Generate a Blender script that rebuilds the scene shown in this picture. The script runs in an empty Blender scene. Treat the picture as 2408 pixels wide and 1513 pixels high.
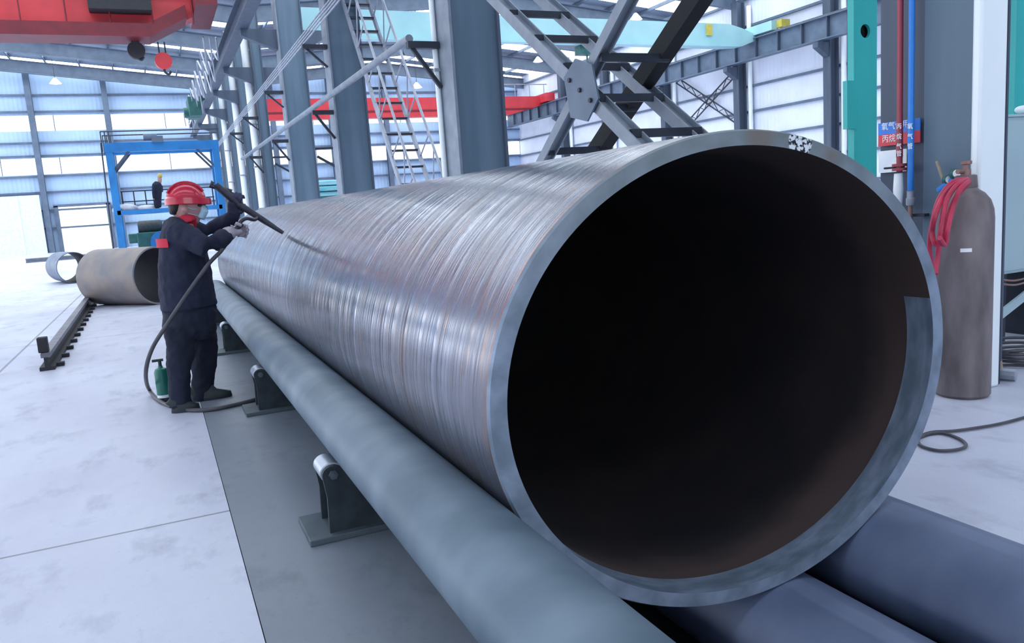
import bpy, bmesh, math, random
from mathutils import Vector, Matrix
random.seed(7)
PI = math.pi
C = bpy.context.scene.collection
sc = bpy.context.scene

# ---------------------------------------------------------------- camera
W, H, F = 2408.0, 1513.0, 1850.0
CH = 1.5
def Rx(a): return Matrix.Rotation(a, 3, 'X')
def Rz(a): return Matrix.Rotation(a, 3, 'Z')
CM = Rz(-.4162) @ Rx(1.4198) @ Rz(-.0692)
cam_d = bpy.data.cameras.new('camera')
cam = bpy.data.objects.new('camera', cam_d); C.objects.link(cam)
cam.matrix_world = Matrix.Translation((0, 0, CH)) @ CM.to_4x4()
cam_d.sensor_fit = 'HORIZONTAL'; cam_d.sensor_width = 36; cam_d.lens = 36 * F / W
cam_d.clip_start = .02; cam_d.clip_end = 400
sc.camera = cam
def ray(x, y): return CM @ Vector(((x - W/2)/F, -(y - H/2)/F, -1))
O3 = Vector((0, 0, CH))
def AZ(x, y, z=0): d = ray(x, y); return O3 + d*((z-CH)/d.z)
def AY(x, y, Y): d = ray(x, y); return O3 + d*(Y/d.y)
def AX(x, y, X): d = ray(x, y); return O3 + d*(X/d.x)

# ---------------------------------------------------------------- materials
def lin(v):
    v /= 255.0
    return v/12.92 if v <= .04045 else ((v+.055)/1.055)**2.4
def rgb(r, g, b): return (lin(r), lin(g), lin(b), 1)
def M(name, col, rough=.5, metal=0, c2=None, scale=6, stretch=(1, 1, 1), bump=0, detail=4, lo=.35, hi=.7, spec=.5, coat=0):
    m = bpy.data.materials.new(name); m.use_nodes = True
    nt = m.node_tree; N = nt.nodes; L = nt.links
    b = N['Principled BSDF']
    b.inputs['Roughness'].default_value = rough; b.inputs['Metallic'].default_value = metal
    b.inputs['Specular IOR Level'].default_value = spec
    if coat: b.inputs['Coat Weight'].default_value = coat; b.inputs['Coat Roughness'].default_value = .15
    if c2 is None: c2 = tuple(min(1, v*1.22+.002) for v in col[:3]) + (1,)
    tc = N.new('ShaderNodeTexCoord'); mp = N.new('ShaderNodeMapping'); mp.inputs['Scale'].default_value = stretch
    L.new(tc.outputs['Object'], mp.inputs['Vector'])
    nz = N.new('ShaderNodeTexNoise'); nz.inputs['Scale'].default_value = scale; nz.inputs['Detail'].default_value = detail
    L.new(mp.outputs[0], nz.inputs['Vector'])
    mr = N.new('ShaderNodeMapRange'); mr.inputs[1].default_value = lo; mr.inputs[2].default_value = hi
    L.new(nz.outputs[0], mr.inputs[0])
    mx = N.new('ShaderNodeMix'); mx.data_type = 'RGBA'
    mx.inputs[6].default_value = col; mx.inputs[7].default_value = c2
    L.new(mr.outputs[0], mx.inputs[0]); L.new(mx.outputs[2], b.inputs['Base Color'])
    if bump:
        bp = N.new('ShaderNodeBump'); bp.inputs['Strength'].default_value = bump; bp.inputs['Distance'].default_value = .02
        L.new(nz.outputs[0], bp.inputs['Height']); L.new(bp.outputs[0], b.inputs['Normal'])
    return m
def EM(name, col, s):
    m = bpy.data.materials.new(name); m.use_nodes = True
    N = m.node_tree.nodes; N.clear(); L = m.node_tree.links
    e = N.new('ShaderNodeEmission'); e.inputs[0].default_value = col; e.inputs[1].default_value = s
    o = N.new('ShaderNodeOutputMaterial'); L.new(e.outputs[0], o.inputs[0])
    return m
class NT:
    "tiny node graph helper"
    def __init__(s, m): s.m = m; s.N = m.node_tree.nodes; s.L = m.node_tree.links
    def n(s, t, **k):
        x = s.N.new('ShaderNode' + t)
        for a, v in k.items(): setattr(x, a, v)
        return x
    def link(s, a, b): s.L.new(a, b)
    def math(s, op, a, b=None, c=None, clamp=False):
        x = s.n('Math', operation=op, use_clamp=clamp)
        for i, v in enumerate((a, b, c)):
            if v is None: continue
            if isinstance(v, (int, float)): x.inputs[i].default_value = v
            else: s.link(v, x.inputs[i])
        return x.outputs[0]
    def rng(s, v, a, b, c=0, d=1):
        x = s.n('MapRange'); s.link(v, x.inputs[0])
        for i, q in zip((1, 2, 3, 4), (a, b, c, d)): x.inputs[i].default_value = q
        return x.outputs[0]
    def mix(s, f, a, b):
        x = s.n('Mix', data_type='RGBA')
        if isinstance(f, float): x.inputs[0].default_value = f
        else: s.link(f, x.inputs[0])
        for i, v in ((6, a), (7, b)):
            if isinstance(v, tuple): x.inputs[i].default_value = v
            else: s.link(v, x.inputs[i])
        return x.outputs[2]
    def noise(s, vec, scale, detail=4, stretch=(1, 1, 1), rough=.5):
        mp = s.n('Mapping'); mp.inputs['Scale'].default_value = stretch; s.link(vec, mp.inputs['Vector'])
        x = s.n('TexNoise'); x.inputs['Scale'].default_value = scale; x.inputs['Detail'].default_value = detail
        x.inputs['Roughness'].default_value = rough
        s.link(mp.outputs[0], x.inputs['Vector']); return x.outputs[0]

def new_mat(name):
    m = bpy.data.materials.new(name); m.use_nodes = True
    g = NT(m); g.b = g.N['Principled BSDF']; g.co = g.n('TexCoord').outputs['Object']
    sp = g.n('SeparateXYZ'); g.link(g.co, sp.inputs[0]); g.x, g.y, g.z = sp.outputs
    return m, g

# the big pipe's outside: ground rings round the barrel, rust towards the near end
PCX, PCZ, PRX, PRZ, PY0, PY1 = 1.8081, .8585, .9784, .8259, 2.1, 12.75
def steel_skin():
    m, g = new_mat('ground_steel')
    ring = g.noise(g.co, 1, 5, (.2, 9, .2), .6)
    fine = g.noise(g.co, 1, 3, (.9, 46, .9), .6)
    blot = g.noise(g.co, 2.6, 5, (1, .8, 1), .6)
    streak = g.noise(g.co, 1, 4, (3.5, 22, 3.5), .6)
    near = g.rng(g.y, 1.0, 6.5, 1, 0)
    a = g.mix(g.rng(ring, .3, .72), rgb(86, 92, 106), rgb(166, 172, 190))
    a = g.mix(g.rng(blot, .38, .66), a, rgb(118, 120, 130))
    rust = g.math('MULTIPLY', g.rng(streak, .5, .68), g.rng(blot, .36, .56))
    rust = g.math('MULTIPLY', rust, g.math('MULTIPLY_ADD', near, .6, .14))
    a = g.mix(rust, a, rgb(150, 116, 92))
    a = g.mix(g.math('MULTIPLY', near, .3), a, rgb(128, 126, 136))
    edge = g.rng(g.y, .012, .03, 1, 0)
    a = g.mix(g.math('MULTIPLY', edge, .75), a, rgb(166, 112, 84))
    g.link(a, g.b.inputs['Base Color'])
    g.b.inputs['Metallic'].default_value = .75
    r = g.math('MULTIPLY_ADD', ring, -.45, .62)
    r = g.math('MULTIPLY_ADD', blot, .22, r)
    g.link(g.math('SUBTRACT', r, .30), g.b.inputs['Roughness'])
    h = g.math('ADD', g.math('MULTIPLY', ring, 1.0), g.math('MULTIPLY', fine, .12))
    bp = g.n('Bump'); bp.inputs['Strength'].default_value = .5; bp.inputs['Distance'].default_value = .022
    g.link(h, bp.inputs['Height']); g.link(bp.outputs[0], g.b.inputs['Normal'])
    return m
def face_steel():
    m, g = new_mat('sawn_steel_face')
    n = g.noise(g.co, 9, 6); n2 = g.noise(g.co, 60, 3)
    a = g.mix(g.rng(n, .35, .65), rgb(108, 122, 138), rgb(140, 154, 174))
    # rusty stretch and chipped black-and-white paint near the top of the rim
    def near(px, pz, r0, r1):
        d = g.math('SQRT', g.math('ADD', g.math('POWER', g.math('SUBTRACT', g.x, px), 2), g.math('POWER', g.math('SUBTRACT', g.z, pz), 2)))
        return g.rng(d, r0, r1, 1, 0)
    p1 = AY(1790, 325, PY0) - Vector((PCX, PY0, PCZ)); p2 = AY(1955, 365, PY0) - Vector((PCX, PY0, PCZ)); p3 = AY(1882, 333, PY0) - Vector((PCX, PY0, PCZ))
    a = g.mix(g.math('MULTIPLY', near(p1.x, p1.z, .03, .08), .8), a, rgb(122, 88, 86))
    a = g.mix(g.math('MULTIPLY', near(p2.x, p2.z, .005, .05), .7), a, rgb(130, 92, 88))
    up = g.rng(g.z, .25, .8)
    a = g.mix(g.math('MULTIPLY', up, .55), a, rgb(116, 122, 112))
    chip = g.mix(g.rng(n2, .46, .52), rgb(22, 26, 30), rgb(226, 232, 238))
    a = g.mix(near(p3.x, p3.z, .05, .056), a, chip)
    g.link(a, g.b.inputs['Base Color'])
    g.b.inputs['Metallic'].default_value = .35; g.b.inputs['Roughness'].default_value = .5
    bp = g.n('Bump'); bp.inputs['Strength'].default_value = .15; g.link(n2, bp.inputs['Height']); g.link(bp.outputs[0], g.b.inputs['Normal'])
    return m
def concrete(name, c1, c2, cs, rough=.5, joints=()):
    m, g = new_mat(name)
    n = g.noise(g.co, .7, 6, (1, .6, 1), .6); n2 = g.noise(g.co, 3.1, 6, (1, .55, 1), .65); n3 = g.noise(g.co, 40, 3)
    a = g.mix(g.rng(n, .35, .65), c1, c2)
    a = g.mix(g.math('MULTIPLY', g.rng(n2, .53, .7), .6), a, cs)
    a = g.mix(g.math('MULTIPLY', g.rng(n3, .62, .8), .35), a, cs)
    for ax, v, w in joints:
        d = g.math('ABSOLUTE', g.math('SUBTRACT', g.y if ax == 'y' else g.x, v))
        a = g.mix(g.rng(d, w*.5, w, .8, 0), a, rgb(96, 98, 108))
    g.link(a, g.b.inputs['Base Color'])
    g.link(g.math('MULTIPLY_ADD', n2, .25, rough-.12), g.b.inputs['Roughness'])
    bp = g.n('Bump'); bp.inputs['Strength'].default_value = .08; g.link(n3, bp.inputs['Height']); g.link(bp.outputs[0], g.b.inputs['Normal'])
    return m
def cladding(name, col, axis):
    m, g = new_mat(name)
    v = g.x if axis == 'x' else g.y
    s = g.math('SINE', g.math('MULTIPLY', v, 2*PI/.3))
    n = g.noise(g.co, .5, 4)
    g.link(g.mix(g.rng(n, .35, .7), col, tuple(c*.86 for c in col[:3])+(1,)), g.b.inputs['Base Color'])
    g.b.inputs['Roughness'].default_value = .45
    bp = g.n('Bump'); bp.inputs['Strength'].default_value = .25; bp.inputs['Distance'].default_value = .03
    g.link(s, bp.inputs['Height']); g.link(bp.outputs[0], g.b.inputs['Normal'])
    return m

m_pipe = steel_skin(); m_face = face_steel()
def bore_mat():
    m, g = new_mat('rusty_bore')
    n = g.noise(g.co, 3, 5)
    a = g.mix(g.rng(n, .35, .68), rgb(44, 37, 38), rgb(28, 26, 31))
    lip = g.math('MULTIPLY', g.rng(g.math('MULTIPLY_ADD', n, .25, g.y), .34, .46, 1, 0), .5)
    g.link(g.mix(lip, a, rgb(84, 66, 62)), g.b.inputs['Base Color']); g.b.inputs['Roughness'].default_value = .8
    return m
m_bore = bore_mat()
m_band = M('machined_steel', rgb(108, 124, 142), .45, .45, rgb(146, 160, 184), 7, (1, 3, 1), bump=.06)
m_roll = M('roller_paint', rgb(84, 102, 116), .5, .15, rgb(112, 128, 142), 2.2, (1, 1.6, 1), bump=.05)
m_roll2 = M('roller_dark', rgb(92, 104, 132), .5, .1, rgb(112, 124, 152), 2.2, (1, 1.6, 1), bump=.05)
m_stand = M('stand_paint', rgb(34, 44, 52), .55, .1, rgb(56, 68, 74), 8)
m_standp = M('stand_plate', rgb(92, 104, 112), .55, .2, rgb(70, 82, 90), 6)
m_chrome = M('bright_roller', rgb(205, 212, 222), .4, .95, rgb(180, 188, 200), 3, (1, 1, 1))
m_floor = concrete('pale_concrete', rgb(184, 186, 204), rgb(206, 210, 224), rgb(150, 154, 172), .42,
                   (('y', AZ(265, 1259).y, .012), ('x', AZ(110, 770).x, .02), ('y', 12.5, .012), ('y', 20.8, .015)))
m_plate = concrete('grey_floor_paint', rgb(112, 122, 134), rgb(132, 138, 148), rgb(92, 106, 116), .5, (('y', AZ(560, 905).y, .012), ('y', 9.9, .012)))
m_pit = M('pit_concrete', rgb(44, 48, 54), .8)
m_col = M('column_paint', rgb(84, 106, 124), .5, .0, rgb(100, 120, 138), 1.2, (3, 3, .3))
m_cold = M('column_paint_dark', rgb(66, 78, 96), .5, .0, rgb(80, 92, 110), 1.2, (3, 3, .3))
m_truss = M('truss_paint', rgb(84, 100, 120), .5, 0, rgb(100, 116, 136), 2)
m_brace = M('brace_paint', rgb(118, 128, 142), .45, .1, rgb(138, 148, 160), 3)
m_black = M('dark_bar', rgb(38, 44, 56), .5, .1, rgb(52, 58, 70), 4)
m_white = M('white_plastic', rgb(244, 250, 252), .35, 0, rgb(238, 246, 250), 3)
m_wallr = cladding('white_cladding', rgb(226, 232, 248), 'y')
m_wallb = cladding('blue_white_cladding', rgb(178, 206, 238), 'x')
m_walll = cladding('left_cladding', rgb(176, 190, 210), 'y')
m_roof = M('roof_sheet', rgb(126, 140, 160), .6, 0, rgb(150, 164, 182), .6)
m_sky = EM('daylight_panel', (.84, .92, 1, 1), 5.0)
m_win = EM('daylight_window', (.84, .93, 1, 1), 2.3)
m_win2 = EM('sunlit_window', (.9, .95, 1, 1), 4.5)
m_red = M('crane_red', rgb(206, 58, 66), .4, 0, rgb(188, 50, 60), 1.5, coat=.2)
m_redd = M('crane_red_dark', rgb(120, 30, 44), .5, 0, rgb(100, 26, 40), 2)
m_teal = M('crane_aqua', rgb(164, 208, 212), .4, 0, rgb(150, 196, 204), .8, coat=.2)
m_green = M('teal_paint', rgb(52, 186, 182), .4, 0, rgb(42, 170, 168), 1.2, (2, 2, .5))
m_hole = M('dark_hole', rgb(12, 16, 22), .8)
m_blue = M('gantry_blue', rgb(36, 124, 190), .4, 0, rgb(28, 108, 172), 2)
m_galv = M('galvanised', rgb(150, 156, 170), .4, .4, rgb(172, 178, 190), 4)
m_navy = M('navy_cloth', rgb(18, 24, 48), .85, 0, rgb(30, 36, 62), 7, bump=.35)
m_navy2 = M('dark_navy_cloth', rgb(16, 22, 42), .85, 0, rgb(28, 34, 56), 7, bump=.35)
m_skin = M('skin', rgb(176, 132, 128), .5, 0, rgb(190, 146, 140), 10)
m_hair = M('black_hair', rgb(26, 24, 28), .6, 0, rgb(44, 38, 40), 60, (1, 1, .2))
m_helm = M('helmet_red', rgb(200, 28, 60), .22, 0, rgb(186, 22, 52), 3, coat=.5)
m_collar = M('collar_red', rgb(190, 24, 56), .7)
m_mask = M('mask_blue', rgb(164, 204, 228), .7, 0, rgb(190, 220, 236), 20)
m_glove = M('pale_glove', rgb(176, 168, 176), .8, 0, rgb(146, 138, 150), 18, bump=.3)
m_gloved = M('dark_glove', rgb(46, 48, 70), .85, 0, rgb(60, 60, 84), 18, bump=.3)
m_shoe = M('shoe_dark', rgb(36, 46, 50), .6, 0, rgb(54, 64, 66), 9)
m_rub = M('hose_rubber', rgb(66, 66, 74), .5, 0, rgb(86, 84, 90), 8)
m_tool = M('torch_metal', rgb(48, 48, 60), .4, .4, rgb(66, 66, 78), 12)
m_bottle = M('rusty_bottle', rgb(96, 88, 90), .6, .1, rgb(140, 130, 132), 6, (1, 1, .3), bump=.08)
m_redhose = M('red_hose', rgb(196, 50, 84), .45, 0, rgb(170, 40, 72), 6)
m_brass = M('brass', rgb(142, 112, 106), .5, .4)
m_tube = M('rusty_tube', rgb(150, 138, 132), .6, .2, rgb(122, 122, 128), 3.2, bump=.05)
m_tubed = M('tube_inside', rgb(46, 44, 56), .8)
m_tube2 = M('grey_tube', rgb(92, 104, 126), .5, .3, rgb(120, 132, 154), 3)
m_mgreen = M('machine_green', rgb(34, 84, 84), .5, 0, rgb(46, 104, 98), 3)
m_fgreen = M('bottle_green', rgb(26, 104, 92), .4, 0, rgb(36, 124, 106), 6)
m_wood = M('wood', rgb(168, 156, 140), .7, 0, rgb(140, 126, 112), 6, (4, 4, .6))
m_cab = M('cabinet_paint', rgb(168, 192, 200), .4, 0, rgb(178, 202, 208), 1)
m_signb = M('sign_blue', rgb(40, 120, 214), .4); m_signr = M('sign_red', rgb(206, 52, 66), .4)
m_pr = M('pipe_red', rgb(150, 56, 72), .4); m_pb = M('pipe_blue', rgb(34, 120, 204), .4)
m_letter = M('lettering_white', rgb(240, 244, 250), .5)
m_paper = M('paper', rgb(232, 242, 250), .7)
m_cyan = M('cyan_sheet', rgb(110, 196, 214), .4, 0, rgb(180, 222, 236), 1, (1, 1, 12))
m_yel = M('yellow_paint', rgb(190, 176, 76), .5)
m_lamp = EM('lamp_glow', (1, 1, 1, 1), 3)
m_railm = M('rail_steel', rgb(122, 122, 132), .5, .5, rgb(92, 92, 100), 5)
m_dark = M('dark_grime', rgb(40, 40, 46), .7)

# ---------------------------------------------------------------- mesh helpers
class MB:
    def __init__(s, loc=(0, 0, 0)): s.bm = bmesh.new(); s.o = Vector(loc)
    def vs(s, pts): return [s.bm.verts.new(Vector(p)) for p in pts]
    def face(s, vv):
        try: return s.bm.faces.new(vv)
        except ValueError: return None
    def box(s, c, d, rot=None):
        R = rot or Matrix.Identity(3); c = Vector(c); h = Vector(d)/2
        v = s.vs([c + R @ Vector((x*h.x, y*h.y, z*h.z)) for x in (-1, 1) for y in (-1, 1) for z in (-1, 1)])
        for f in ((0, 1, 3, 2), (4, 6, 7, 5), (0, 4, 5, 1), (2, 3, 7, 6), (0, 2, 6, 4), (1, 5, 7, 3)): s.face([v[i] for i in f])
        return s
    def b2(s, a, b):
        a = Vector(a); b = Vector(b); return s.box((a+b)/2, [abs(q) for q in (b-a)])
    def bar(s, p, q, w, h, up=(0, 0, 1)):
        p = Vector(p); q = Vector(q); d = (q-p); l = d.length; d.normalize(); u = Vector(up)
        x = d.cross(u)
        if x.length < 1e-4: x = d.cross(Vector((1, 0, 0)))
        x.normalize(); z = x.cross(d)
        return s.box((p+q)/2, (w, l, h), Matrix((x, d, z)).transposed())
    def ibar(s, p, q, w, h, t, up=(0, 0, 1)):
        "I section from p to q"
        p = Vector(p); q = Vector(q); d = (q-p).normalized(); u = Vector(up); x = d.cross(u).normalized(); z = x.cross(d)
        s.bar(p+z*(h/2-t/2), q+z*(h/2-t/2), w, t, up); s.bar(p-z*(h/2-t/2), q-z*(h/2-t/2), w, t, up); s.bar(p, q, t, h-2*t, up)
        return s
    def loft(s, rings, cap=True, closed=True):
        R = [s.vs(r) for r in rings]; n = len(R[0])
        for a, b in zip(R, R[1:]):
            for i in range(n if closed else n-1): s.face([a[i], a[(i+1) % n], b[(i+1) % n], b[i]])
        if cap: s.face(R[0][::-1]); s.face(R[-1])
        return s
    def tube(s, pts, r, n=10, cap=True, flat=1):
        pts = [Vector(p) for p in pts]; rr = r if isinstance(r, (list, tuple)) else [r]*len(pts)
        rings = []; px = None
        for i, p in enumerate(pts):
            d = (pts[min(i+1, len(pts)-1)] - pts[max(i-1, 0)]).normalized()
            if px is None: px = d.orthogonal().normalized()
            px = (px - d*px.dot(d))
            if px.length < 1e-5: px = d.orthogonal()
            px.normalize(); py = d.cross(px)
            rings.append([p + (px*math.cos(2*PI*k/n) + py*math.sin(2*PI*k/n))*rr[i] for k in range(n)])
        return s.loft(rings, cap)
    def spline(s, pts, r, n=8, sub=6):
        return s.tube(cr(pts, sub), r, n)
    def lathe(s, prof, c=(0, 0, 0), ax=(0, 0, 1), n=28, cap=True, sx=1.0):
        ax = Vector(ax).normalized(); c = Vector(c)
        x = Vector((1, 0, 0)) if abs(ax.x) < .9 else Vector((0, 1, 0)); x = (x - ax*x.dot(ax)).normalized(); y = ax.cross(x)
        return s.loft([[c + ax*h + (x*math.cos(2*PI*k/n)*sx + y*math.sin(2*PI*k/n))*r for k in range(n)] for r, h in prof], cap)
    def prism(s, poly, a, b):
        "poly of 3D points extruded by vector"
        v = Vector(b) - Vector(a)
        return s.loft([[Vector(p) for p in poly], [Vector(p)+v for p in poly]])
    def ell(s, c, r, n=16, k=10):
        c = Vector(c)
        return s.loft([[c + Vector((r[0]*math.cos(2*PI*i/n)*math.sin(t), r[1]*math.sin(2*PI*i/n)*math.sin(t), -r[2]*math.cos(t))) for i in range(n)]
                       for t in [PI*(.02+.96*j/k) for j in range(k+1)]])
    def build(s, name, mat, parent=None, smooth=40, bevel=0):
        bmesh.ops.recalc_face_normals(s.bm, faces=s.bm.faces[:])
        off = s.o if parent is None else Vector(parent_world(parent))
        for v in s.bm.verts: v.co -= off
        me = bpy.data.meshes.new(name); s.bm.to_mesh(me); s.bm.free()
        if smooth:
            me.shade_smooth(); me.set_sharp_from_angle(angle=math.radians(smooth))
        me.materials.append(mat)
        o = bpy.data.objects.new(name, me); C.objects.link(o)
        if parent is None: o.location = s.o
        else: o.parent = parent
        if bevel:
            b = o.modifiers.new('bevel', 'BEVEL'); b.width = bevel; b.segments = 2; b.limit_method = 'ANGLE'
        return o
def cr(pts, sub=6):
    P = [Vector(p) for p in pts]; out = []
    for i in range(len(P)-1):
        a = P[max(i-1, 0)]; b = P[i]; c = P[i+1]; d = P[min(i+2, len(P)-1)]
        for k in range(sub):
            t = k/sub
            out.append(.5*((2*b) + (c-a)*t + (2*a-5*b+4*c-d)*t*t + (3*b-a-3*c+d)*t**3))
    out.append(P[-1]); return out
def parent_world(o):
    v = Vector(o.location)
    while o.parent: o = o.parent; v += o.location
    return v
def tag(o, label, cat, group=None):
    o['label'] = label; o['category'] = cat
    if group: o['group'] = group
    return o
def thing(name, label, cat, loc=(0, 0, 0), group=None):
    o = bpy.data.objects.new(name, None); C.objects.link(o); o.location = loc; o.empty_display_size = .1
    return tag(o, label, cat, group)
def struct(o): o['kind'] = 'structure'; return o
def dup(root, loc, label, group=None):
    r = root.copy(); C.objects.link(r); r.location = loc; r['label'] = label
    if group: r['group'] = group
    for ch in root.children:
        c = ch.copy(); C.objects.link(c); c.parent = r
        for g in ch.children:
            d = g.copy(); C.objects.link(d); d.parent = c
    return r

# ---------------------------------------------------------------- setting
XL, XR, YB, YE = -24.0, 34.0, -12.0, 72.0
TX0, TX1, TY1 = 1.36, 2.78, 13.4
SX = .185
struct(MB().b2((XL, YB, -.4), (SX-.004, YE, 0)).build('floor', m_floor, smooth=0))
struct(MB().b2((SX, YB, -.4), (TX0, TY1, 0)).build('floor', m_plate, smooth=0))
fr = MB().b2((TX1, YB, -.4), (XR, YE, 0)); fr.b2((SX-.004, TY1, -.4), (TX1, YE, 0))
struct(fr.build('floor', m_floor, smooth=0))
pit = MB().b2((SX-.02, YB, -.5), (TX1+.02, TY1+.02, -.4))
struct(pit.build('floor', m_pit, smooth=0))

# end wall: cladding with two bands of translucent glazing, a big door and girts
def zband(y0): return AY(200, y0, YE).z
B1, B0 = zband(270), zband(306); D1, D0 = 7.35, 6.1
wb = MB()
for a, b in ((0, D0), (D1, B0), (B1, 19)): wb.b2((XL, YE, a), (XR, YE+.2, b))
wall_b = struct(wb.build('wall_back', m_wallb, smooth=0))
for i, (a, b) in enumerate(((D0, D1), (B0, B1))):
    w = struct(MB().b2((XL, YE+.05, a), (XR, YE+.15, b)).build('window_%d' % (i+1), m_win, smooth=0))
    fm = MB()
    for k in range(0, 15): fm.box((XL+2+k*4, YE+.04, (a+b)/2), (.06, .06, b-a))
    fm.build('window_frame', m_truss, w, smooth=0)
for z in (1.9, 3.3, 4.7, 5.95, 7.5, 8.5, 10.85, 12.1):
    MB().box(((XL+XR)/2, YE-.12, z), (XR-XL, .18, .14)).build('girt', m_truss, wall_b, smooth=0)
for x in (-18, -12.6, -7.4, -2.2, 10.5, 15.5, 20.5, 26, 31):
    MB().ibar((x, YE-.5, 0), (x, YE-.5, 14), .4, .5, .06, (0, 1, 0)).build('wind_post', m_truss, wall_b, smooth=0)
d1 = struct(MB().b2((-16.2, YE-.95, 0), (-7.7, YE-.82, 4.5)).build('door_1', M('door_white', rgb(206, 224, 244), .5), smooth=0))
MB().box((-9.2, YE-1.0, 2.25), (.12, .08, 4.4)).build('door_rail', m_white, d1, smooth=0)
d2 = struct(MB().b2((-6.6, YE-.1, 0), (-3.2, YE-.03, 3.5)).build('door_2', EM('open_daylight', (.9, .97, 1, 1), 1.5), smooth=0))
MB().b2((-6.9, YE-.3, 0), (-6.6, YE-.02, 3.6)).b2((-3.2, YE-.3, 0), (-2.9, YE-.02, 3.6)).b2((-6.9, YE-.3, 3.5), (-2.9, YE-.02, 3.7)).build('door_frame', m_truss, d2, smooth=0)

# right wall with girts and posts
wr = struct(MB().b2((XR, YB, 0), (XR+.2, YE, 14.5)).build('wall_right', m_wallr, smooth=0))
for z in (1.4, 2.9, 4.4, 5.9, 7.4, 10.9, 12.5):
    MB().box((XR-.1, (YB+YE)/2, z), (.16, YE-YB, .13)).build('girt', m_truss, wr, smooth=0)
# left wall (beyond the frame) with glazing, rear wall
wl = MB()
for a, b in ((0, 1.2), (4.2, 7), (10, 17)): wl.b2((XL-.2, YB, a), (XL, YE, b))
struct(wl.build('wall_left', m_walll, smooth=0))
for i, (a, b) in enumerate(((1.2, 4.2), (7, 10))):
    struct(MB().b2((XL-.15, YB, a), (XL-.05, YE, b)).build('window_%d' % (i+3), m_win2, smooth=0))
struct(MB().b2((XL, YB-.2, 0), (XR, YB, 16)).build('wall_front', m_walll, smooth=0))

struct(MB().b2((-4, YB+.01, 0), (9, YB+.05, 6.5)).build('front_fill_panel', EM('front_fill_glow', (.86, .93, 1, 1), 2.6), smooth=0))  # unseen glowing panel behind the camera, added to brighten faces turned towards it

# roof: rafters, purlins, sheeting and daylight strips
def roofz(x): return 13.25-.105*(x-0) if x < 5.5 else (12.67+.1*(x-5.5) if x < 19.75 else 14.1-.1*(x-19.75))
RY = [-6, 3.9, 13.8, 23.5, 32, 39.9, 46.8, 54.3, 62.3, 70.3]
rb = MB(); sk = MB()
def slab(mb, x0, x1, y0, y1, dz):
    mb.loft([[(x, y0, roofz(x)+dz), (x, y1, roofz(x)+dz), (x, y1, roofz(x)+dz+.06), (x, y0, roofz(x)+dz+.06)] for x in (x0, x1)])
spans = [(XL, 5.5), (5.5, 19.75), (19.75, XR)]
def rz_(x, s): return roofz(x-1e-4 if x == s[1] else x+1e-4)
edges = [YB]+RY+[YE]
for s in spans:
    for a, b in zip(edges, edges[1:]):
        m0, m1 = (a+(b-a)*.41, a+(b-a)*.6) if b < 26 else (a+(b-a)*.2, a+(b-a)*.84)
        for mb, y0, y1 in ((rb, a, m0), (sk, m0, m1), (rb, m1, b)): slab(mb, s[0]+.001, s[1]-.001, y0, y1, .62)
ceil = struct(rb.build('ceiling', m_roof, smooth=0))
sk.build('skylight', m_sky, ceil, smooth=0)
for y in RY:
    for s in spans:
        a = Vector((s[0], y, rz_(s[0], s)-.1)); b = Vector((s[1], y, rz_(s[1], s)-.1))
        MB().ibar(a, b, .35, .9, .05).build('rafter', m_truss, ceil, smooth=0)
for s in spans:
    k = int((s[1]-s[0])/2.4)
    for i in range(1, k+1):
        x = s[0]+i*(s[1]-s[0])/(k+1)
        if x < -15: continue
        MB().box((x, (YE+20)/2, rz_(x, s)+.5), (.09, YE-20, .22)).build('purlin', m_truss, ceil, smooth=0)

# ---------------------------------------------------------------- column row
CX0 = 5.2
ROW = [3.62, 13.6, 23.4, 31.9, 39.8, 46.7, 54.3, 62.3, 70.0]
CW, CD = .72, .98
crow = ['grey steel column beside the rusty gas bottle, carrying red and blue gas pipes',
        'widest grey steel column in the middle, rising behind the big pipe',
        'grey steel column left of the steep caged ladder',
        'third grey column from the middle one, with black cable bracket across it',
        'grey column with a thick white drain pipe, fourth behind the big pipe',
        'grey column with white drain pipe just right of the blue gantry',
        'far grey column right behind the blue gantry leg',
        'farther grey column seen through the blue gantry',
        'farthest grey column of the row, near the end wall']
def corbel(mb, x, y, z, sgn, L=.9):
    mb.prism([(x, y-.18, z), (x+sgn*L, y-.18, z), (x+sgn*L, y-.18, z-.25), (x, y-.18, z-.75)], (0, 0, 0), (0, .36, 0))
for i, y in enumerate(ROW):
    x = 5.05 if i == 0 else CX0
    CD = .36 if i == 0 else (.98 if i < 4 else .46)
    t = thing('steel_column', crow[i], 'column', (x, y, 0), 'grey steel columns of the middle row')
    top = roofz(x)-.35
    if i == 0:
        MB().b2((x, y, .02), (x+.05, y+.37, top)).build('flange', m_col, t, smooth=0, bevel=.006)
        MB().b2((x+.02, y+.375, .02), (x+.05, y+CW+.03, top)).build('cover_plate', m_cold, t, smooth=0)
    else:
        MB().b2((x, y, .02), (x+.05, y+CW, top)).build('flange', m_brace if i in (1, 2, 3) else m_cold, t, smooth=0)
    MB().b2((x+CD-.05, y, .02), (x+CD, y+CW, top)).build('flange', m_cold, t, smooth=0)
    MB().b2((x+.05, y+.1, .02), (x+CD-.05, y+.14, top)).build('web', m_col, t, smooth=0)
    e = .1 if i else 0
    MB().b2((x-e, y-e, 0), (x+CD+e, y+CW+e, .02)).build('base_plate', m_cold, t, smooth=0)
    if i > 1:
        for sg in (-1, 1):
            cb = MB(); corbel(cb, x if sg < 0 else x+CD, y+CW/2, 8.6, sg, 1.3 if sg < 0 else .9); cb.build('corbel', m_cold, t, smooth=0)
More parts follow.
